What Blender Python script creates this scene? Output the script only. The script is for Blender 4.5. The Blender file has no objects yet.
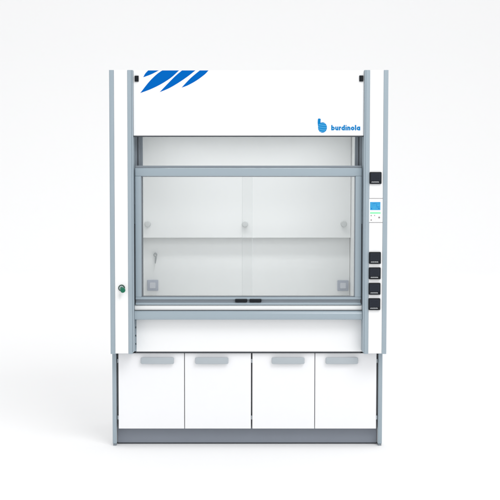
import bpy, bmesh, math
from mathutils import Vector, Matrix

scene = bpy.context.scene
COL = scene.collection

# ------------------------------------------------------------------ camera maths
F, CXPX, CYPX = 1212.0, 225.0, 250.0          # focal length and axis point on a 500 px sheet
DIST, PITCH = 8.0, math.radians(3.4)
CAMX, CAMZ = -0.156, 1.813
CP, SP = math.cos(PITCH), math.sin(PITCH)


def P(px, py, Y):
    """Where the sight line through (px, py) meets the upright plane at depth Y (metres)."""
    u, v = (px - CXPX) / F, (CYPX - py) / F
    dy, dz = CP + v * SP, -SP + v * CP
    t = (Y + DIST) / dy
    return CAMX + t * u, CAMZ + t * dz


def PX(px, Y, py=250):
    return P(px, py, Y)[0]


def PZ(py, Y):
    return P(250, py, Y)[1]


# ------------------------------------------------------------------ materials
def nodes_of(name):
    m = bpy.data.materials.new(name)
    m.use_nodes = True
    nt = m.node_tree
    return m, nt, nt.nodes['Principled BSDF']


def lacquer(name, col, rough=0.4, vary=0.03, scale=6.0, bump=0.0, bscale=900.0, metallic=0.0,
            stretch=(1, 1, 1), coat=0.0, spec=0.5):
    m, nt, b = nodes_of(name)
    N, L = nt.nodes, nt.links
    tc = N.new('ShaderNodeTexCoord')
    mp = N.new('ShaderNodeMapping')
    mp.inputs['Scale'].default_value = stretch
    L.new(tc.outputs['Object'], mp.inputs['Vector'])
    nz = N.new('ShaderNodeTexNoise')
    nz.inputs['Scale'].default_value = scale
    nz.inputs['Detail'].default_value = 5
    L.new(mp.outputs['Vector'], nz.inputs['Vector'])
    mx = N.new('ShaderNodeMix')
    mx.data_type = 'RGBA'
    mx.inputs['A'].default_value = (*[c * (1 - vary) for c in col], 1)
    mx.inputs['B'].default_value = (*[min(1, c * (1 + vary)) for c in col], 1)
    L.new(nz.outputs['Fac'], mx.inputs['Factor'])
    L.new(mx.outputs['Result'], b.inputs['Base Color'])
    b.inputs['Roughness'].default_value = rough
    b.inputs['Metallic'].default_value = metallic
    b.inputs['Specular IOR Level'].default_value = spec
    b.inputs['Coat Weight'].default_value = coat
    mr = N.new('ShaderNodeMapRange')
    mr.inputs['To Min'].default_value = max(0.08, rough - 0.06)
    mr.inputs['To Max'].default_value = rough + 0.06
    L.new(nz.outputs['Fac'], mr.inputs['Value'])
    L.new(mr.outputs['Result'], b.inputs['Roughness'])
    if bump:
        n2 = N.new('ShaderNodeTexNoise')
        n2.inputs['Scale'].default_value = bscale
        n2.inputs['Detail'].default_value = 2
        L.new(mp.outputs['Vector'], n2.inputs['Vector'])
        bp = N.new('ShaderNodeBump')
        bp.inputs['Strength'].default_value = bump
        bp.inputs['Distance'].default_value = 0.001
        L.new(n2.outputs['Fac'], bp.inputs['Height'])
        L.new(bp.outputs['Normal'], b.inputs['Normal'])
    return m


M = {}
M['white'] = lacquer('white_lacquered_steel', (0.84, 0.845, 0.85), 0.42, 0.012, 3.0, 0.08, 700)
M['door'] = lacquer('white_laminate_door', (0.84, 0.845, 0.86), 0.38, 0.012, 3.0, 0.05, 500)
M['liner'] = lacquer('white_resin_liner', (0.843, 0.856, 0.853), 0.45, 0.015, 2.5, 0.06, 400)
M['alu'] = lacquer('anodised_aluminium', (0.315, 0.38, 0.425), 0.45, 0.04, 8.0, 0.04, 500,
                   spec=0.35, stretch=(6, 6, 0.6))
M['alu_h'] = lacquer('anodised_aluminium_rail', (0.305, 0.37, 0.415), 0.17, 0.015, 5.0, 0.0, 500,
                     spec=0.55, stretch=(0.6, 6, 6))
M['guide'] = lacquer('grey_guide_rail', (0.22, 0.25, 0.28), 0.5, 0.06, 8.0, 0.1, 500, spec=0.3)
M['plinth'] = lacquer('slate_grey_plinth', (0.205, 0.228, 0.268), 0.5, 0.05, 4.0, 0.15, 300)
M['seal_and_shade'] = lacquer('dark_seal_and_shade', (0.055, 0.062, 0.072), 0.6, 0.1, 20)  # rubber seals, and painted shade for the header and door gap strips
M['carcass'] = lacquer('grey_cabinet_carcass', (0.2, 0.21, 0.22), 0.6, 0.05)
M['black'] = lacquer('black_plastic', (0.007, 0.009, 0.012), 0.5, 0.2, 60, 0.3, 900, spec=0.2)
M['lid'] = lacquer('dark_moulded_lid', (0.012, 0.016, 0.026), 0.45, 0.45, 140, 0.5, 1200, spec=0.25)
M['mark'] = lacquer('pale_printed_mark', (0.5, 0.52, 0.54), 0.5)
M['handle'] = lacquer('pale_grey_pull', (0.405, 0.445, 0.475), 0.4, 0.03, 12, 0.08, 600, spec=0.35)
M['steel'] = lacquer('brushed_steel', (0.40, 0.42, 0.43), 0.32, 0.05, 20, 0.1, 600, metallic=0.7)
M['knobgrey'] = lacquer('grey_fixing_knob', (0.60, 0.62, 0.62), 0.45, 0.04, 30)
M['socket'] = lacquer('lavender_grey_socket', (0.43, 0.46, 0.53), 0.45, 0.04, 30)
M['socket_in'] = lacquer('pale_socket_insert', (0.62, 0.64, 0.69), 0.4, 0.04, 30)
M['blue'] = lacquer('blue_printed_film', (0.0, 0.112, 0.44), 0.6, 0.03, 10, spec=0.03)
M['blue2'] = lacquer('bright_blue_ink', (0.004, 0.19, 0.48), 0.5, 0.04, 40, spec=0.05)
M['blue3'] = lacquer('sky_blue_ink', (0.02, 0.285, 0.60), 0.5, 0.04, 40, spec=0.05)
M['bluepale'] = lacquer('pale_blue_ink', (0.16, 0.50, 0.76), 0.5, 0.04, 40, spec=0.05)
M['green'] = lacquer('green_valve_cap', (0.003, 0.15, 0.08), 0.35, 0.08, 60, spec=0.3)
M['darkgreen'] = lacquer('dark_green_flange', (0.006, 0.05, 0.03), 0.4, 0.1, 60)
M['grey_ink'] = lacquer('grey_ink', (0.25, 0.23, 0.23), 0.5, 0.05, 60)
M['hairline'] = lacquer('grey_panel_joint', (0.34, 0.33, 0.33), 0.5, 0.05, 60)
M['pale_ink'] = lacquer('pale_grey_ink', (0.72, 0.73, 0.73), 0.5, 0.05, 60)
M['greenink'] = lacquer('pale_green_strip', (0.25, 0.82, 0.42), 0.5, 0.05, 60)
M['backdrop'] = lacquer('white_paper_backdrop', (0.885, 0.885, 0.885), 0.9, 0.004, 0.5, spec=0.1)


def screen_mat():
    m, nt, b = nodes_of('lit_blue_screen')
    N, L = nt.nodes, nt.links
    tc = N.new('ShaderNodeTexCoord')
    nz = N.new('ShaderNodeTexNoise')
    nz.inputs['Scale'].default_value = 70
    L.new(tc.outputs['Object'], nz.inputs['Vector'])
    mx = N.new('ShaderNodeMix')
    mx.data_type = 'RGBA'
    mx.inputs['A'].default_value = (0.004, 0.30, 0.72, 1)
    mx.inputs['B'].default_value = (0.03, 0.52, 0.92, 1)
    L.new(nz.outputs['Fac'], mx.inputs['Factor'])
    b.inputs['Base Color'].default_value = (0.01, 0.03, 0.05, 1)
    b.inputs['Roughness'].default_value = 0.25
    L.new(mx.outputs['Result'], b.inputs['Emission Color'])
    b.inputs['Emission Strength'].default_value = 0.85
    return m


def glass_mat():
    m = bpy.data.materials.new('clear_safety_glass')
    m.use_nodes = True
    nt = m.node_tree
    N, L = nt.nodes, nt.links
    N.remove(N['Principled BSDF'])
    out = N['Material Output']
    tr = N.new('ShaderNodeBsdfTransparent')
    tr.inputs['Color'].default_value = (0.977, 0.980, 0.980, 1)
    gl = N.new('ShaderNodeBsdfGlossy')
    gl.inputs['Roughness'].default_value = 0.02
    fr = N.new('ShaderNodeFresnel')
    fr.inputs['IOR'].default_value = 1.45
    mx = N.new('ShaderNodeMixShader')
    L.new(fr.outputs['Fac'], mx.inputs['Fac'])
    L.new(tr.outputs['BSDF'], mx.inputs[1])
    L.new(gl.outputs['BSDF'], mx.inputs[2])
    L.new(mx.outputs['Shader'], out.inputs['Surface'])
    return m


def edge_glass_mat():
    m, nt, b = nodes_of('polished_glass_edge')
    b.inputs['Base Color'].default_value = (0.60, 0.66, 0.66, 1)
    b.inputs['Roughness'].default_value = 0.2
    return m


M['screen'] = screen_mat()
M['glass'] = glass_mat()
M['edge'] = edge_glass_mat()

# ------------------------------------------------------------------ mesh helpers (world coordinates)


def box(bm, x0, x1, y0, y1, z0, z1, bev=0.0015, seg=2):
    r = bmesh.ops.create_cube(bm, size=1.0)
    vs = r['verts']
    for v in vs:
        v.co = Vector(((x0 + x1) / 2 + v.co.x * (x1 - x0),
                       (y0 + y1) / 2 + v.co.y * (y1 - y0),
                       (z0 + z1) / 2 + v.co.z * (z1 - z0)))
    if bev > 0:
        bev = min(bev, 0.45 * min(abs(x1 - x0), abs(y1 - y0), abs(z1 - z0)))
        es = list({e for v in vs for e in v.link_edges})
        bmesh.ops.bevel(bm, geom=es, offset=bev, segments=seg, profile=0.5, affect='EDGES')


def B(x0, x1, y0, y1, z0, z1, bev=0.0015, seg=2):
    bm = bmesh.new()
    box(bm, x0, x1, y0, y1, z0, z1, bev, seg)
    return bm


def pbox(bm, px0, px1, py0, py1, Y0, Y1, bev=0.0015, seg=2):
    """box whose front face (at depth Y0) spans these sheet coordinates."""
    x0, z1 = P(px0, py0, Y0)
    x1, z0 = P(px1, py1, Y0)
    box(bm, x0, x1, Y0, Y1, z0, z1, bev, seg)


def prism_y(bm, pts, y0, y1, bev=0.0):
    """outline of (x, z) points extruded along Y."""
    a = [bm.verts.new((x, y0, z)) for x, z in pts]
    b = [bm.verts.new((x, y1, z)) for x, z in pts]
    n = len(pts)
    bm.faces.new(a)
    bm.faces.new(b[::-1])
    for i in range(n):
        bm.faces.new((a[i], b[i], b[(i + 1) % n], a[(i + 1) % n]))
    bmesh.ops.recalc_face_normals(bm, faces=bm.faces[:])


def prism_x(bm, pts, x0, x1):
    """outline of (y, z) points extruded along X."""
    a = [bm.verts.new((x0, y, z)) for y, z in pts]
    b = [bm.verts.new((x1, y, z)) for y, z in pts]
    n = len(pts)
    bm.faces.new(a)
    bm.faces.new(b[::-1])
    for i in range(n):
        bm.faces.new((a[i], b[i], b[(i + 1) % n], a[(i + 1) % n]))
    bmesh.ops.recalc_face_normals(bm, faces=bm.faces[:])


def prism_z(bm, pts, z0, z1):
    a = [bm.verts.new((x, y, z0)) for x, y in pts]
    b = [bm.verts.new((x, y, z1)) for x, y in pts]
    n = len(pts)
    bm.faces.new(a)
    bm.faces.new(b[::-1])
    for i in range(n):
        bm.faces.new((a[i], b[i], b[(i + 1) % n], a[(i + 1) % n]))
    bmesh.ops.recalc_face_normals(bm, faces=bm.faces[:])


def lathe(bm, cx, cz, prof, axis_dir=(0, -1, 0), y=0.0, seg=32):
    """profile [(radius, distance along axis)] turned round an axis starting at (cx, y, cz)."""
    d = Vector(axis_dir).normalized()
    q = d.to_track_quat('Z', 'Y').to_matrix()
    rings = []
    for r, h in prof:
        ring = []
        for k in range(seg):
            a = 2 * math.pi * k / seg
            ring.append(bm.verts.new(Vector((cx, y, cz)) + q @ Vector((r * math.cos(a), r * math.sin(a), h))))
        rings.append(ring)
    for i in range(len(rings) - 1):
        for k in range(seg):
            bm.faces.new((rings[i][k], rings[i][(k + 1) % seg], rings[i + 1][(k + 1) % seg], rings[i + 1][k]))
    bm.faces.new(rings[0][::-1])
    bm.faces.new(rings[-1])
    bmesh.ops.recalc_face_normals(bm, faces=bm.faces[:])


def tube(bm, pts, radii, seg=14):
    pts = [Vector(p) for p in pts]
    rings = []
    for i, p in enumerate(pts):
        t = (pts[min(i + 1, len(pts) - 1)] - pts[max(i - 1, 0)]).normalized()
        q = t.to_track_quat('Z', 'Y').to_matrix()
        rings.append([bm.verts.new(p + q @ Vector((radii[i] * math.cos(2 * math.pi * k / seg),
                                                   radii[i] * math.sin(2 * math.pi * k / seg), 0))) for k in range(seg)])
    for i in range(len(rings) - 1):
        for k in range(seg):
            bm.faces.new((rings[i][k], rings[i][(k + 1) % seg], rings[i + 1][(k + 1) % seg], rings[i + 1][k]))
    bm.faces.new(rings[0][::-1])
    bm.faces.new(rings[-1])
    bmesh.ops.recalc_face_normals(bm, faces=bm.faces[:])


def ribbon(bm, pts, w, y0, y1, closed=False):
    """flat stroke of width w through (x, z) points, y0 (front) to y1."""
    n = len(pts)
    L_, R_ = [], []
    for i in range(n):
        if closed:
            a, b = Vector(pts[i - 1]), Vector(pts[(i + 1) % n])
        else:
            a, b = Vector(pts[max(i - 1, 0)]), Vector(pts[min(i + 1, n - 1)])
        t = (b - a).normalized()
        nn = Vector((-t.y, t.x)) * (w / 2)
        p = Vector(pts[i])
        L_.append(p + nn)
        R_.append(p - nn)
    def mk(v, y):
        return bm.verts.new((v.x, y, v.y))
    lf, rf = [mk(v, y0) for v in L_], [mk(v, y0) for v in R_]
    lb, rb = [mk(v, y1) for v in L_], [mk(v, y1) for v in R_]
    m = n if closed else n - 1
    for i in range(m):
        j = (i + 1) % n
        bm.faces.new((lf[i], lf[j], rf[j], rf[i]))
        bm.faces.new((lb[i], rb[i], rb[j], lb[j]))
        bm.faces.new((lf[i], lb[i], lb[j], lf[j]))
        bm.faces.new((rf[i], rf[j], rb[j], rb[i]))
    if not closed:
        for i in (0, n - 1):
            bm.faces.new((lf[i], rf[i], rb[i], lb[i]))
    bmesh.ops.recalc_face_normals(bm, faces=bm.faces[:])


def rrect(x0, x1, z0, z1, r, n=6):
    pts = []
    for cx, cz, a0 in ((x1 - r, z1 - r, 0), (x0 + r, z1 - r, 90), (x0 + r, z0 + r, 180), (x1 - r, z0 + r, 270)):
        for k in range(n + 1):
            a = math.radians(a0 + 90 * k / n)
            pts.append((cx + r * math.cos(a), cz + r * math.sin(a)))
    return pts


WORLD = {}


def obj(name, bm, mat, parent=None, smooth=False, label=None):
    me = bpy.data.meshes.new(name)
    cs = [v.co for v in bm.verts]
    c = Vector([(min(v[i] for v in cs) + max(v[i] for v in cs)) / 2 for i in range(3)])
    for v in bm.verts:
        v.co -= c
    if smooth:
        for f in bm.faces:
            f.smooth = True
    bm.to_mesh(me)
    bm.free()
    me.materials.append(M[mat])
    if smooth:
        try:
            me.set_sharp_from_angle(angle=math.radians(40))
        except Exception:
            pass
    o = bpy.data.objects.new(name, me)
    COL.objects.link(o)
    if parent is not None:
        o.parent = parent
        o.location = c - WORLD[parent.name]
    else:
        o.location = c
    WORLD[o.name] = c
    if label:
        o['label'] = label
    return o


# ------------------------------------------------------------------ backdrop: floor sweeping up into a wall
bm = bmesh.new()
prof = [(-16.0, 0.0), (15.0, 0.0)]
R = 5.0
for k in range(1, 25):
    a = math.radians(90 * k / 24)
    prof.append((15.0 + R * math.sin(a), R - R * math.cos(a)))
prof.append((20.0, 13.0))
xs = (-24.0, 24.0)
rows = [[bm.verts.new((x, y, z)) for x in xs] for y, z in prof]
for i in range(len(rows) - 1):
    bm.faces.new((rows[i][0], rows[i][1], rows[i + 1][1], rows[i + 1][0]))
floor = obj('floor', bm, 'backdrop', smooth=True)
floor['kind'] = 'structure'

# ------------------------------------------------------------------ the hood
hood = bpy.data.objects.new('fume_hood', None)
COL.objects.link(hood)
hood.location = (0, 0.5, 0)
WORLD[hood.name] = Vector((0, 0.5, 0))
hood['label'] = 'white laboratory fume hood with grey metal frame, closed glass sash and four cabinet doors'
hood['category'] = 'fume hood'

TOP = PZ(70.0, 0.0)
BOT = PZ(354.0, 0.0)
XI_L, XI_R = PX(133.6, 0.0), PX(363.4, 0.0)           # inner faces of the two columns
XO_L, XO_R = PX(109.9, 0.0), PX(387.3, 0.0)           # outer faces


# columns -------------------------------------------------------------
def column(side):
    xo, xi = (XO_L, XI_L) if side < 0 else (XO_R, XI_R)
    s = 1 if side < 0 else -1                          # direction from outer face to inner face
    w_out, w_in = 0.031, 0.036
    bm = bmesh.new()
    a, b = xo + s * 0.006, xi - s * 0.006
    box(bm, min(a, b), max(a, b), 0.012, 0.126, BOT + 0.006, TOP - 0.004, 0.002)
    col = obj('column', bm, 'alu', hood)
    # outer rounded trim
    bm = bmesh.new()
    r = 0.010
    pts = [(xo, 0.126), (xo, r)]
    for k in range(1, 7):
        t = math.radians(90 * k / 6)
        pts.append((xo + s * r * (1 - math.cos(t)), r - r * math.sin(t)))
    pts += [(xo + s * w_out, 0.0), (xo + s * w_out, 0.012), (xo + s * 0.0055, 0.0125), (xo + s * 0.0055, 0.126)]
    prism_z(bm, pts, BOT, TOP)
    obj('trim', bm, 'alu', col, smooth=True)
    # inner trim with a fine groove and a chamfered lower end
    bm = bmesh.new()
    x_a, x_b = xi - s * w_in, xi
    pts = [(x_a, 0.0), (x_b - s * 0.011, 0.0), (x_b - s * 0.010, 0.003), (x_b - s * 0.0085, 0.003),
           (x_b - s * 0.0075, 0.0), (x_b - s * 0.003, 0.0), (x_b, 0.003), (x_b, 0.120), (x_b - s * 0.0055, 0.120),
           (x_b - s * 0.0055, 0.0125), (x_a, 0.012)]
    prism_z(bm, pts, BOT, TOP)
    for v in bm.verts:
        if v.co.z < BOT + 0.001 and abs(v.co.x - x_b) < 0.0085:
            v.co.z += 0.012
    obj('trim', bm, 'alu', col, smooth=True)
    # white face panel
    pa, pb = xo + s * (w_out + 0.0008), xi - s * (w_in + 0.0008)
    bm = B(min(pa, pb), max(pa, pb), 0.0025, 0.011, BOT + 0.003, TOP - 0.001, 0.001)
    fp = obj('face_panel', bm, 'white', col)
    bm = B(min(a, b) + 0.004, max(a, b) - 0.004, 0.014, 0.11, BOT + 0.001, BOT + 0.005, 0)
    obj('end_cap', bm, 'guide', col)
    return col


colL = column(-1)
colR = column(1)

# black electric sockets on the right column -----------------------------
SOCK = [(369.8, 381.6, 172.0, 184.0), (369.1, 381.0, 252.0, 264.0), (368.9, 380.8, 267.4, 279.4),
        (368.7, 380.6, 282.9, 294.9), (368.5, 380.4, 298.3, 310.2)]


def socket_unit():
    x0, x1, y0, y1 = SOCK[0]
    xa, zb = P(x0, y0, -0.012)
    xb, za = P(x1, y1, -0.012)
    bm = bmesh.new()
    prism_y(bm, rrect(xa, xb, za, zb, 0.006), -0.012, 0.0022)
    es = [e for e in bm.edges if all(abs(v.co.y + 0.012) < 1e-6 for v in e.verts)]
    bmesh.ops.bevel(bm, geom=es, offset=0.003, segments=3, profile=0.5, affect='EDGES')
    o = obj('electric_socket', bm, 'black', hood, smooth=True)
    w, h = xb - xa, zb - za
    bm = bmesh.new()
    prism_y(bm, rrect(xa + 0.09 * w, xb - 0.09 * w, za + 0.27 * h, zb - 0.09 * h, 0.004), -0.0155, -0.0118)
    es = [e for e in bm.edges if all(abs(v.co.y + 0.0155) < 1e-6 for v in e.verts)]
    bmesh.ops.bevel(bm, geom=es, offset=0.0012, segments=2, profile=0.5, affect='EDGES')
    # ribs moulded on the flap
    for k in range(5):
        zz = za + (0.38 + 0.105 * k) * h
        box(bm, xa + 0.2 * w, xb - 0.2 * w, -0.0166, -0.0150, zz - 0.0012, zz + 0.0012, 0.0005, 1)
    obj('socket_flap', bm, 'lid', o)
    # unreadable printed line: a row of small pale ticks
    bm = bmesh.new()
    widths = [0.05, 0.03, 0.055, 0.04, 0.03, 0.05, 0.035, 0.045, 0.05]
    x = xa + 0.16 * w
    for k, ww in enumerate(widths):
        box(bm, x, x + ww * w, -0.0126, -0.0119, za + 0.125 * h, za + (0.195 + 0.02 * (k % 2)) * h, 0)
        x += (ww + 0.028) * w
    obj('marking', bm, 'mark', o)
    return o


def copy_tree(o, parent):
    c = o.copy()
    COL.objects.link(c)
    c.parent = parent
    for ch in list(o.children):
        d = ch.copy()
        COL.objects.link(d)
        d.parent = c
    return c


s0 = socket_unit()
c0 = P((SOCK[0][0] + SOCK[0][1]) / 2, (SOCK[0][2] + SOCK[0][3]) / 2, -0.012)
for sx0, sx1, sy0, sy1 in SOCK[1:]:
    c1 = P((sx0 + sx1) / 2, (sy0 + sy1) / 2, -0.012)
    d = copy_tree(s0, hood)
    d.location = s0.location + Vector((c1[0] - c0[0], 0, c1[1] - c0[1]))

# control display --------------------------------------------------------
bm = bmesh.new()
pbox(bm, 369.2, 382.6, 198.9, 222.1, -0.0005, 0.0020, 0.0008)
disp = obj('control_display', bm, 'white', hood)
for ja, jb in ((198.1, 198.75), (222.25, 222.8)):
    bm = bmesh.new()
    pbox(bm, 369.1, 382.8, ja, jb, 0.0012, 0.0022, 0)
    obj('joint_line', bm, 'hairline', disp)
bm = bmesh.new()
pbox(bm, 370.1, 380.4, 202.0, 210.1, -0.0014, -0.0003, 0.0003, 1)
scr = obj('screen', bm, 'screen', disp)
for a in [(371.0, 371.9, 208.3, 209.2), (376.6, 379.4, 206.8, 207.2), (372.4, 375.8, 203.4, 203.7),
          (376.6, 376.8, 203.0, 206.4), (378.2, 379.5, 208.4, 209.0)]:
    bm = bmesh.new()
    pbox(bm, *a, -0.0017, -0.0013, 0)
    obj('screen_symbol', bm, 'blue', disp)
bm = bmesh.new()
pbox(bm, 370.1, 380.6, 212.1, 213.8, -0.0012, -0.0003, 0.0003, 1)
obj('indicator_strip', bm, 'greenink', disp)
for (bx, by, rr, mt) in [(371.2, 215.6, 0.62, 'grey_ink'), (374.6, 215.5, 0.5, 'grey_ink'), (376.0, 216.1, 0.4, 'pale_ink'),
                         (379.2, 217.5, 0.95, 'grey_ink'), (371.2, 220.0, 0.72, 'grey_ink'), (375.4, 219.8, 0.5, 'pale_ink')]:
    x, z = P(bx, by, -0.0005)
    bm = bmesh.new()
    lathe(bm, x, z, [(rr * 0.0066, 0), (rr * 0.0066, 0.0010), (rr * 0.005, 0.0016)], y=-0.0004, seg=20)
    obj('push_button', bm, mt, disp)

# green valve on the left column -----------------------------------------
x, z = P(121.6, 288.0, 0.0)
bm = bmesh.new()
lathe(bm, x, z, [(0.0225, 0), (0.0225, 0.005), (0.0205, 0.009), (0.0125, 0.010)], y=0.0026, seg=40)
valve = obj('valve_flange', bm, 'darkgreen', hood, smooth=True)
bm = bmesh.new()
dv = Vector((0.30, -0.85, -0.34)).normalized()
lathe(bm, x + 0.001, z - 0.001, [(0.0105, 0), (0.0105, 0.018), (0.0155, 0.019), (0.0165, 0.022), (0.0165, 0.036),
                       (0.0145, 0.0395), (0.006, 0.041)], axis_dir=dv, y=-0.006, seg=36)
obj('valve_cap', bm, 'green', valve, smooth=True)
bm = bmesh.new()
lathe(bm, x, z, [(0.0155, 0), (0.0155, 0.0025), (0.012, 0.0035)], y=-0.0067, seg=36)
obj('valve_ring', bm, 'handle', valve, smooth=True)
bm = bmesh.new()
for (a0, a1, b0, b1) in [(118.9, 119.3, 294.3, 299.2), (119.8, 120.1, 293.8, 300.4), (120.7, 121.0, 294.6, 298.6)]:
    pbox(bm, a0, a1, b0, b1, 0.0019, 0.0027, 0)
obj('marking', bm, 'pale_ink', colL)

# header panel ------------------------------------------------------------
YH = 0.020
HB = PZ(135.6, YH)
bm = B(XI_L + 0.0015, XI_R - 0.0015, YH, YH + 0.025, HB, TOP - 0.001, 0.0015)
header = obj('header_panel', bm, 'white', hood)
bm = B(XI_L + 0.002, XI_R - 0.002, YH + 0.004, YH + 0.045, PZ(136.7, YH), HB - 0.0005, 0.001)  # dark strip under the header, gap shade put into its colour
obj('lower_shade_strip', bm, 'seal_and_shade', header)
for (cx_, cy_) in ((136.6, 78.6), (361.4, 78.4)):
    bm = bmesh.new()
    pbox(bm, cx_ - 2.0, cx_ + 2.0, cy_ - 3.0, cy_ + 3.0, YH - 0.010, YH + 0.001, 0.002)
    pbox(bm, cx_ - 1.1, cx_ + 1.1, cy_ - 2.0, cy_ + 2.0, YH - 0.0125, YH - 0.009, 0.001)
    obj('catch', bm, 'black', header)


def smooth_line(pts, n=6):
    """Catmull-Rom through the points."""
    out = []
    P_ = [pts[0]] + list(pts) + [pts[-1]]
    for i in range(1, len(P_) - 2):
        p0, p1, p2, p3 = [Vector(p) for p in P_[i - 1:i + 3]]
        for k in range(n):
            t = k / n
            out.append(tuple(0.5 * ((2 * p1) + (p2 - p0) * t + (2 * p0 - 5 * p1 + 4 * p2 - p3) * t * t
                                    + (3 * p1 - p0 - 3 * p2 + p3) * t ** 3)))
    out.append(tuple(pts[-1]))
    return out


leaf = [
    ([(143.3, 77.2), (145.2, 73.6), (148.2, 70.4)], [(158.8, 70.4), (151.4, 74.2), (143.3, 77.2)]),
    ([(140.3, 93.0), (149.0, 81.9), (156.6, 74.4), (162.2, 70.4)], [(179.0, 70.4), (171.3, 77.4), (161.5, 83.8), (151.0, 89.0), (140.3, 93.0)]),
    ([(159.7, 92.1), (167.6, 83.8), (175.6, 75.8), (182.0, 70.4)], [(195.4, 70.4), (188.5, 75.8), (179.6, 82.0), (169.2, 88.1), (159.7, 92.1)]),
    ([(181.6, 87.6), (190.3, 78.4), (199.8, 70.4)], [(208.5, 70.4), (204.7, 74.4), (196.6, 80.4), (188.0, 85.2), (181.6, 87.6)]),
]
for up, dn in leaf:
    pts = smooth_line(up) + smooth_line(dn)[:-1]
    bm = bmesh.new()
    prism_y(bm, [P(a, b, YH - 0.0012) for a, b in pts], YH - 0.0012, YH + 0.0003)
    obj('leaf_graphic', bm, 'blue', header)

# emblem: a round letter-like mark made of stacked slanted bars
def oval(cx, cy, rx, ry, n=40):
    pts = []
    for k in range(n):
        a = 2 * math.pi * k / n
        pts.append(P(cx + rx * math.cos(a), cy + ry * math.sin(a), YH))
    return pts


bm = bmesh.new()
prism_y(bm, oval(322.5, 127.5, 4.45, 5.15), YH - 0.0012, YH + 0.0003)
emblem = obj('emblem', bm, 'blue2', header)
bm = bmesh.new()
stem = [P(a, b, YH) for a, b in smooth_line([(318.1, 126.6), (317.7, 123.0), (317.9, 119.3), (318.7, 118.5), (320.2, 118.7), (320.7, 119.4), (320.6, 122.6), (322.0, 125.0)], 4)]
prism_y(bm, stem, YH - 0.0013, YH + 0.0003)
obj('emblem_stem', bm, 'blue2', header)
for k, (a, b, yc) in enumerate([(318.6, 325.6, 124.2), (318.1, 326.4, 125.9), (318.0, 326.9, 127.7), (318.2, 326.4, 129.5), (319.3, 325.2, 131.2)]):
    bm = bmesh.new()
    q0, q1, q2 = P(a, yc + 0.5, YH), P((a + b) / 2, yc - 0.15, YH), P(b, yc - 0.45, YH)
    ribbon(bm, smooth_line([q0, q1, q2], 8), 0.0026, YH - 0.00145 - 0.00003 * k, YH + 0.0003)
    obj('emblem_stripe', bm, 'bluepale', header)

# lettering, drawn as strokes
X0, ZB = P(331.2, 130.35, YH)
S = 0.00662
U = 3.75 * S                # x height
AS = 5.35 * S               # ascender
W = 3.5 * S
SW = 1.28 * S
LW = SW / 2
bm = bmesh.new()
yf = [YH - 0.0012]


def stroke(pts, closed=False):
    ribbon(bm, pts, SW, yf[0], YH + 0.0003, closed)
    yf[0] -= 0.00004


def bowl(cx):
    rx, rz = W / 2 - LW, U / 2 - LW
    stroke([(cx + rx * math.cos(2 * math.pi * k / 28), ZB + U / 2 + rz * math.sin(2 * math.pi * k / 28)) for k in range(28)], True)


def arc(cx, cz, rx, rz, a0, a1, n=12):
    return [(cx + rx * math.cos(math.radians(a0 + (a1 - a0) * k / n)), cz + rz * math.sin(math.radians(a0 + (a1 - a0) * k / n)))
            for k in range(n + 1)]


x = X0
GAP = 0.50 * S
for ch in 'burdinola':
    if ch == 'b':
        stroke([(x + LW, ZB), (x + LW, ZB + AS)])
        bowl(x + W / 2)
        x += W + GAP
    elif ch == 'd':
        bowl(x + W / 2)
        stroke([(x + W - LW, ZB), (x + W - LW, ZB + AS)])
        x += W + GAP
    elif ch == 'a':
        bowl(x + W / 2)
        stroke([(x + W - LW, ZB), (x + W - LW, ZB + U)])
        x += W + GAP
    elif ch == 'o':
        bowl(x + W / 2)
        x += W + GAP
    elif ch in 'un':
        w = 3.15 * S
        r = w / 2 - LW
        if ch == 'u':
            stroke([(x + LW, ZB + U)] + arc(x + w / 2, ZB + LW + r, r, r, 180, 360))
            stroke([(x + w - LW, ZB), (x + w - LW, ZB + U)])
        else:
            stroke([(x + LW, ZB), (x + LW, ZB + U)])
            stroke(arc(x + w / 2, ZB + U - LW - r, r, r, 180, 0) + [(x + w - LW, ZB)])
        x += w + GAP
    elif ch == 'r':
        w = 2.0 * S
        stroke([(x + LW, ZB), (x + LW, ZB + U)])
        stroke(arc(x + LW + 1.35 * S, ZB + U - LW - 1.4 * S, 1.35 * S, 1.4 * S, 180, 80))
        x += w + GAP
    elif ch == 'i':
        stroke([(x + LW, ZB), (x + LW, ZB + U)])
        stroke([(x + LW, ZB + U + 0.75 * S), (x + LW, ZB + U + 1.5 * S)])
        x += SW + GAP
    elif ch == 'l':
        stroke([(x + LW, ZB), (x + LW, ZB + AS)])
        x += SW + GAP
obj('lettering', bm, 'blue2', header)

# guide rails behind the sash ---------------------------------------------
WT = PZ(305.0, 0.062)                                  # worktop edge top
for s, xi in ((1, XI_L), (-1, XI_R)):
    bm = bmesh.new()
    # stepped channel: flange, groove, flange
    xa = xi - s * 0.004
    wg = 0.056 if s > 0 else 0.047
    prof_ = [(xa, 0.124), (xa + s * 0.020, 0.124), (xa + s * 0.020, 0.150), (xa + s * 0.030, 0.150), (xa + s * 0.030, 0.132),
             (xa + s * 0.036, 0.132), (xa + s * 0.036, 0.150), (xa + s * wg, 0.150), (xa + s * wg, 0.180), (xa, 0.180)]
    prism_z(bm, prof_, WT + 0.004, TOP - 0.02)
    obj('guide_rail', bm, 'guide', hood)
    # narrow dark slot seal between sash and column
    bm = B(min(xi, xi + s * 0.006), max(xi, xi + s * 0.006), 0.066, 0.100, WT + 0.006, PZ(224, 0.066), 0.001)
    obj('slot_seal', bm, 'seal_and_shade', hood)

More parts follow.
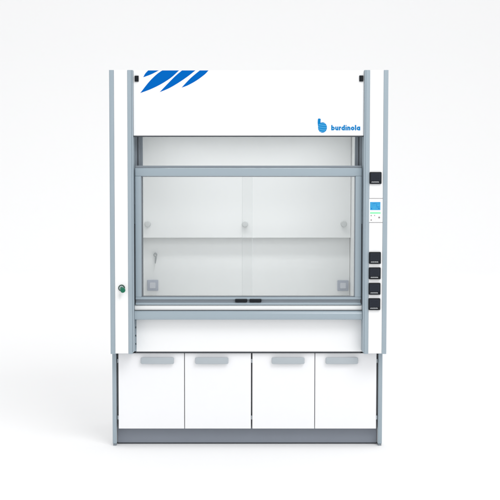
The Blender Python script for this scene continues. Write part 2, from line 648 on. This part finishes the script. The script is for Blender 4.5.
# sash ---------------------------------------------------------------------
YS = 0.055
sx0, sx1 = XI_L + 0.0075, XI_R - 0.0075
st, sb = PZ(168.0, YS), PZ(305.0, YS)
gx0, gx1 = PX(141.3, YS), PX(355.2, YS)
gt, gb = PZ(176.2, YS), PZ(297.0, YS)
bm = bmesh.new()
box(bm, sx0, gx0, YS, YS + 0.036, gb, gt - 0.0, 0.003)          # stiles
box(bm, gx1, sx1, YS, YS + 0.036, gb, gt - 0.0, 0.003)
box(bm, sx0, sx1, YS - 0.001, YS + 0.036, gt + 0.0003, st, 0.004, 3)     # top rail
# bottom rail: upper and lower lips with a channel between
z1, z2 = PZ(299.5, YS), PZ(302.6, YS)
box(bm, sx0, sx1, YS - 0.002, YS + 0.036, z1, gb - 0.0003, 0.003, 3)
box(bm, sx0, sx1, YS - 0.002, YS + 0.036, sb, z2, 0.003, 3)
sash = obj('sash', bm, 'alu_h', hood, smooth=True)
bm = B(sx0 + 0.002, sx1 - 0.002, YS + 0.009, YS + 0.034, z2 + 0.0002, z1 - 0.0002, 0)
obj('grip_channel', bm, 'guide', sash)
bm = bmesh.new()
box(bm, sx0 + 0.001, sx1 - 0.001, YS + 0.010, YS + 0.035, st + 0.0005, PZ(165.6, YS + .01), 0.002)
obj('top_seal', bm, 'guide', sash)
bm = bmesh.new()
g = 0.0045
box(bm, gx0 - 0.001, gx0 + g, YS + 0.007, YS + 0.030, gb + 0.0005, gt - 0.0005, 0.001)
box(bm, gx1 - g, gx1 + 0.001, YS + 0.007, YS + 0.030, gb + 0.0005, gt - 0.0005, 0.001)
box(bm, gx0 + g + .0002, gx1 - g - .0002, YS + 0.007, YS + 0.030, gt - g, gt - 0.0005, 0.001)
box(bm, gx0 + g + .0002, gx1 - g - .0002, YS + 0.007, YS + 0.030, gb + 0.0005, gb + g, 0.001)
obj('glazing_seal', bm, 'guide', sash)
xa, xb = PX(242.4, YS), PX(252.2, YS)
bm = B(gx0 + 0.002, xb, YS + 0.012, YS + 0.016, gb + 0.001, gt - 0.001, 0)
obj('glass_pane', bm, 'glass', sash)
bm = B(xa, gx1 - 0.002, YS + 0.021, YS + 0.025, gb + 0.001, gt - 0.001, 0)
obj('glass_pane', bm, 'glass', sash)
bm = B(xb + 0.0002, xb + 0.0012, YS + 0.0115, YS + 0.0165, gb + 0.001, gt - 0.001, 0)
obj('pane_edge', bm, 'edge', sash)
bm = B(xa - 0.0012, xa - 0.0002, YS + 0.0205, YS + 0.0255, gb + 0.001, gt - 0.001, 0)
obj('pane_edge', bm, 'edge', sash)
for a, b in ((235.2, 247.2), (249.6, 261.4)):
    bm = bmesh.new()
    pbox(bm, a, b, 299.1, 302.2, YS - 0.010, YS + 0.009, 0.004, 3)
    obj('handle', bm, 'black', sash, smooth=True)

# worktop edge, aerofoil, service panel -----------------------------------
SX0, SX1 = PX(112.4, 0.125, 400), PX(382.3, 0.125, 400)      # outer faces of the side panels
LX0, LX1 = PX(141.0, 0.66), PX(350.8, 0.66)                 # inner faces of the liner
YB = 0.80
bm = bmesh.new()
box(bm, XI_L + 0.001, XI_R - 0.001, 0.062, YB, PZ(311.6, .062), PZ(305.4, .062), 0.003, 3)
obj('worktop', bm, 'liner', hood, smooth=True)
zt, zb_ = PZ(311.0, 0.03), PZ(319.8, 0.03)
bm = bmesh.new()
pts = [(0.0605, zb_ + 0.004), (0.036, zb_), (0.031, zb_ + 0.003), (0.028, zb_ + 0.012)]
for k in range(0, 9):
    t = math.radians(90 * k / 8)
    pts.append((0.030 + 0.024 * (1 - math.cos(t)), zb_ + 0.020 + (zt - zb_ - 0.020) * math.sin(t)))
pts += [(0.0605, zt)]
prism_x(bm, pts, XI_L + 0.0012, XI_R - 0.0012)
af = obj('aerofoil', bm, 'alu_h', hood, smooth=True)
bm = B(XI_L + 0.002, XI_R - 0.002, 0.050, 0.0610, zt + 0.0003, zt + 0.004, 0)
obj('aerofoil_seal', bm, 'seal_and_shade', af)
YP = 0.105
bm = B(PX(136.0, YP), PX(363.0, YP, 340), YP, YP + 0.018, PZ(351.6, YP), zb_ + 0.002, 0.0015)
obj('service_panel', bm, 'white', hood)
# slotted mounting strips flanking the panel
for s, xi in ((1, XI_L), (-1, XI_R)):
    za, zb2 = PZ(351.4, YP), zb_ + 0.001
    a, b = xi - s * 0.0035, xi + s * (0.0095 if s > 0 else 0.0028)
    obj('mounting_rail', B(min(a, b), max(a, b), YP + 0.0165, YP + 0.024, za, zb2, 0), 'alu', hood)
    n = 4
    for k in range(n):
        h0 = za + (zb2 - za) * (k + 0.0) / n
        h1 = za + (zb2 - za) * (k + 0.8) / n
        w = 0.010 if s > 0 else 0.003
        a, b = xi - s * 0.004, xi + s * w
        obj('mounting_bracket', B(min(a, b), max(a, b), YP + 0.004, YP + 0.016, h0, h1, 0.001), 'alu', hood)

# cabinet shell -------------------------------------------------------------
for s, xo in ((1, SX0), (-1, SX1)):
    a, b = xo, xo + s * 0.0275
    bm = B(min(a, b) + 0.001, max(a, b) - 0.001, 0.150, 0.93, 0.012, TOP - 0.01, 0.0015)
    sp = obj('side_panel', bm, 'white', hood)
    bm = bmesh.new()
    box(bm, min(a, b), max(a, b), 0.127, 0.1495, 0.014, TOP - 0.012, 0.003, 3)
    obj('edge_profile', bm, 'alu', sp, smooth=True)
    bm = B(min(a, b) + 0.003, max(a, b) - 0.003, 0.131, 0.90, 0.0, 0.0135, 0.002)
    obj('foot_strip', bm, 'guide', sp)
bm = B(SX0 + 0.03, SX1 - 0.03, 0.90, 0.925, 0.05, TOP - 0.012, 0.001)
obj('back_panel', bm, 'white', hood)
bm = B(SX0 + 0.029, SX1 - 0.029, 0.19, 0.899, TOP - 0.045, TOP - 0.016, 0.001)
obj('roof_panel', bm, 'white', hood)

# chamber liner --------------------------------------------------------------
CEIL = TOP - 0.10
wz = PZ(305.4, .062)
for s, xl in ((1, LX0), (-1, LX1)):
    bm = bmesh.new()
    a, b = xl, xl - s * 0.012
    box(bm, min(a, b), max(a, b), 0.1805, YB, wz + 0.0005, CEIL, 0.001)
    obj('liner_wall', bm, 'liner', hood)
bm = B(LX0 - 0.011, LX1 + 0.011, YB + 0.0005, YB + 0.014, wz - 0.02, CEIL, 0)
obj('rear_liner', bm, 'liner', hood)
bm = B(LX0 - 0.011, LX1 + 0.011, 0.1805, YB, CEIL + 0.0005, CEIL + 0.012, 0)
obj('ceiling_liner', bm, 'liner', hood)
# baffles: the upper one stands proud of the lower one
YU, YL = 0.66, 0.71
zs = PZ(237.8, YU)
bxr = LX1 - 0.002
bm = B(LX0 + 0.002, bxr, YU, YU + 0.012, zs, CEIL - 0.002, 0.002)
up = obj('baffle', bm, 'liner', hood)
bm = B(LX0 + 0.002, bxr, YL, YL + 0.010, wz + 0.002, zs + 0.10, 0.001)
low = obj('baffle', bm, 'liner', hood)
for a, b in ((147.8, 224.0), (245.0, 224.0), (343.6, 223.8)):
    x, z = P(a, b, YU)
    bm = bmesh.new()
    lathe(bm, x, z, [(0.020, 0), (0.022, 0.003), (0.022, 0.016), (0.019, 0.021), (0.010, 0.0225)], y=YU + 0.0005, seg=32)
    obj('fixing_knob', bm, 'knobgrey', up, smooth=True)
for a0, a1, b0, b1 in ((147.3, 158.3, 279.8, 290.6), (337.4, 348.3, 280.2, 290.8)):
    xa, zb2 = P(a0, b0, YL)
    xb, za = P(a1, b1, YL)
    bm = bmesh.new()
    prism_y(bm, rrect(xa, xb, za, zb2, 0.005), YL - 0.012, YL + 0.001)
    es = [e for e in bm.edges if all(abs(v.co.y - YL + 0.012) < 1e-6 for v in e.verts)]
    bmesh.ops.bevel(bm, geom=es, offset=0.003, segments=2, profile=0.5, affect='EDGES')
    sk = obj('wall_outlet', bm, 'socket', hood, smooth=True)
    w, h = xb - xa, zb2 - za
    bm = bmesh.new()
    prism_y(bm, rrect(xa + .24 * w, xb - .24 * w, za + .24 * h, zb2 - .24 * h, 0.004), YL - 0.0145, YL - 0.0118)
    obj('outlet_insert', bm, 'socket_in', sk)
# small gas tap on the rear wall: round rose, body and hanging nozzle
x, z = P(155.6, 254.0, YL)
bm = bmesh.new()
lathe(bm, x, z + 0.004, [(0.007, 0), (0.007, 0.008), (0.005, 0.010), (0.005, 0.030)], y=YL + 0.0005, seg=20)
ring = [(x + 0.0105 * math.cos(2 * math.pi * k / 20), YL - 0.026, z - 0.004 + 0.0125 * math.sin(2 * math.pi * k / 20)) for k in range(20)]
tube(bm, ring + ring[:1], [0.0036] * 21, 10)
tap = obj('gas_tap', bm, 'steel', hood, smooth=True)
bm = bmesh.new()
tube(bm, [(x + 0.004, YL - 0.026, z - 0.014), (x + 0.003, YL - 0.029, z - 0.028), (x + 0.001, YL - 0.031, z - 0.046), (x - 0.001, YL - 0.032, z - 0.066)],
     [0.0062, 0.0068, 0.0056, 0.0036])
obj('nozzle', bm, 'steel', tap, smooth=True)
bm = bmesh.new()
tube(bm, [(x - 0.001, YL - 0.032, z - 0.065), (x - 0.006, YL - 0.030, z - 0.095), (x - 0.016, YL - 0.026, z - 0.128)], [0.0013, 0.0012, 0.0010], 8)
obj('tube', bm, 'pale_ink', tap, smooth=True)

# base cabinets ------------------------------------------------------------
YD = 0.135
dz0, dz1 = PZ(428.6, YD), PZ(353.0, YD)
ix0, ix1 = SX0 + 0.0285, SX1 - 0.0285
xm = PX(251.6, YD, 400)
bm = bmesh.new()
box(bm, ix0 + 0.0005, xm - 0.0005, YD + 0.03, 0.89, dz0 - 0.002, dz1 + 0.0, 0.001)
obj('carcass', bm, 'carcass', hood)
bm = bmesh.new()
box(bm, xm + 0.0005, ix1 - 0.0005, YD + 0.03, 0.89, dz0 - 0.002, dz1 + 0.0, 0.001)
obj('carcass', bm, 'carcass', hood)
bm = B(XI_L + 0.001, XI_R - 0.001, YP + 0.012, YD + 0.028, dz1 + 0.002, PZ(351.7, YP), 0.0005)  # solid dark strip: the shadow above the doors is painted in
obj('shadow_gap_strip', bm, 'seal_and_shade', hood)
DOORS = [(118.6, 184.2, 140.6, 174.0, 1), (184.9, 250.9, 195.1, 228.4, -1), (252.4, 314.4, 271.7, 304.6, 1), (315.1, 376.2, 325.7, 358.2, -1)]
for (a, b, h0, h1, hs) in DOORS:
    xa, xb = PX(a, YD, 400), PX(b, YD, 400)
    door = obj('door', B(xa, xb, YD, YD + 0.019, dz0, dz1 - 0.001, 0.0018), 'door', hood)
    # pull: a shallow bowed plate with rounded corners on two short posts
    xa2, z1_ = P(h0, 357.5, YD - 0.026)
    xb2, z0_ = P(h1, 364.1, YD - 0.026)
    bm = bmesh.new()
    prism_y(bm, rrect(xa2, xb2, z0_, z1_, 0.010, 8), YD - 0.026, YD - 0.018)
    es = [e for e in bm.edges if all(abs(v.co.y - YD + 0.026) < 1e-6 for v in e.verts)]
    bmesh.ops.bevel(bm, geom=es, offset=0.004, segments=3, profile=0.5, affect='EDGES')
    # lower lip turning back to the door
    box(bm, xa2 + 0.012, xb2 - 0.012, YD - 0.0185, YD + 0.0005, z1_ - 0.010, z1_ - 0.003, 0.001)
    obj('handle', bm, 'handle', door, smooth=True)
    # hinges standing in the gap
    for hy in (361.0, 417.6):
        xh = xa if hs > 0 else xb
        zc = PZ(hy, YD)
        bm = bmesh.new()
        lathe(bm, xh - hs * 0.0048, zc - 0.013, [(0.0040, 0), (0.0040, 0.026)], axis_dir=(0, 0, 1), y=YD + 0.006, seg=14)
        box(bm, min(xh - hs * 0.004, xh + hs * 0.002), max(xh - hs * 0.004, xh + hs * 0.002), YD + 0.0195, YD + 0.024, zc - 0.012, zc + 0.012, 0.0005)
        obj('hinge', bm, 'handle', door, smooth=True)

# plinth ------------------------------------------------------------------
YK = 0.185
bm = B(ix0 + 0.001, ix1 - 0.001, YK, YK + 0.02, 0.010, dz0 - 0.004, 0.0015)
plinth = obj('plinth', bm, 'plinth', hood)
bm = B(ix0 + 0.002, ix1 - 0.002, YK + 0.003, YK + 0.018, 0.0, 0.0095, 0)  # dark strip filling the gap under the plinth
obj('floor_gap_strip', bm, 'seal_and_shade', plinth)

# ------------------------------------------------------------------ light
w = bpy.data.worlds.new('World')
scene.world = w
w.use_nodes = True
bg = w.node_tree.nodes['Background']
bg.inputs['Color'].default_value = (0.988, 0.992, 1.0, 1)
bg.inputs['Strength'].default_value = 1.03


def area(name, loc, target, size, power, col=(1, 1, 1)):
    l = bpy.data.lights.new(name, 'AREA')
    l.shape = 'RECTANGLE'
    l.size, l.size_y = size
    l.energy = power
    l.color = col
    o = bpy.data.objects.new(name, l)
    COL.objects.link(o)
    o.location = loc
    d = Vector(target) - Vector(loc)
    o.rotation_euler = d.to_track_quat('-Z', 'Y').to_euler()
    return o


area('key_softbox', (2.6, -5.0, 7.0), (0, 0.5, 0.6), (4.0, 3.0), 225)
# added fill light under the ceiling liner, brightening the chamber
cl = area('chamber_fill', (0, 0.30, CEIL - 0.02), (0, 0.301, 0.9), (1.3, 0.12), 4.3, (1.0, 1.0, 1.0))
cl.data.spread = math.radians(105)
# added out-of-view fill, brightening the far floor and backdrop
bl = area('backdrop_fill', (0, 11.0, 11.0), (0, 13, 0.0), (16.0, 1.5), 130)
bl.data.spread = math.radians(120)

# ------------------------------------------------------------------ camera
cam = bpy.data.cameras.new('camera')
cam.sensor_width = 36
cam.sensor_fit = 'HORIZONTAL'
cam.lens = F / 500 * 36
cam.shift_x = (250 - CXPX) / 500
cam.clip_end = 200
co = bpy.data.objects.new('camera', cam)
COL.objects.link(co)
co.location = (CAMX, -DIST, CAMZ)
co.rotation_euler = (math.radians(90) - PITCH, 0, 0)
scene.camera = co

scene.render.engine = 'CYCLES'
scene.cycles.max_bounces = 12
scene.cycles.diffuse_bounces = 6
scene.cycles.transparent_max_bounces = 16
scene.view_settings.view_transform = 'Standard'
scene.view_settings.look = 'None'
scene.view_settings.exposure = 0.0
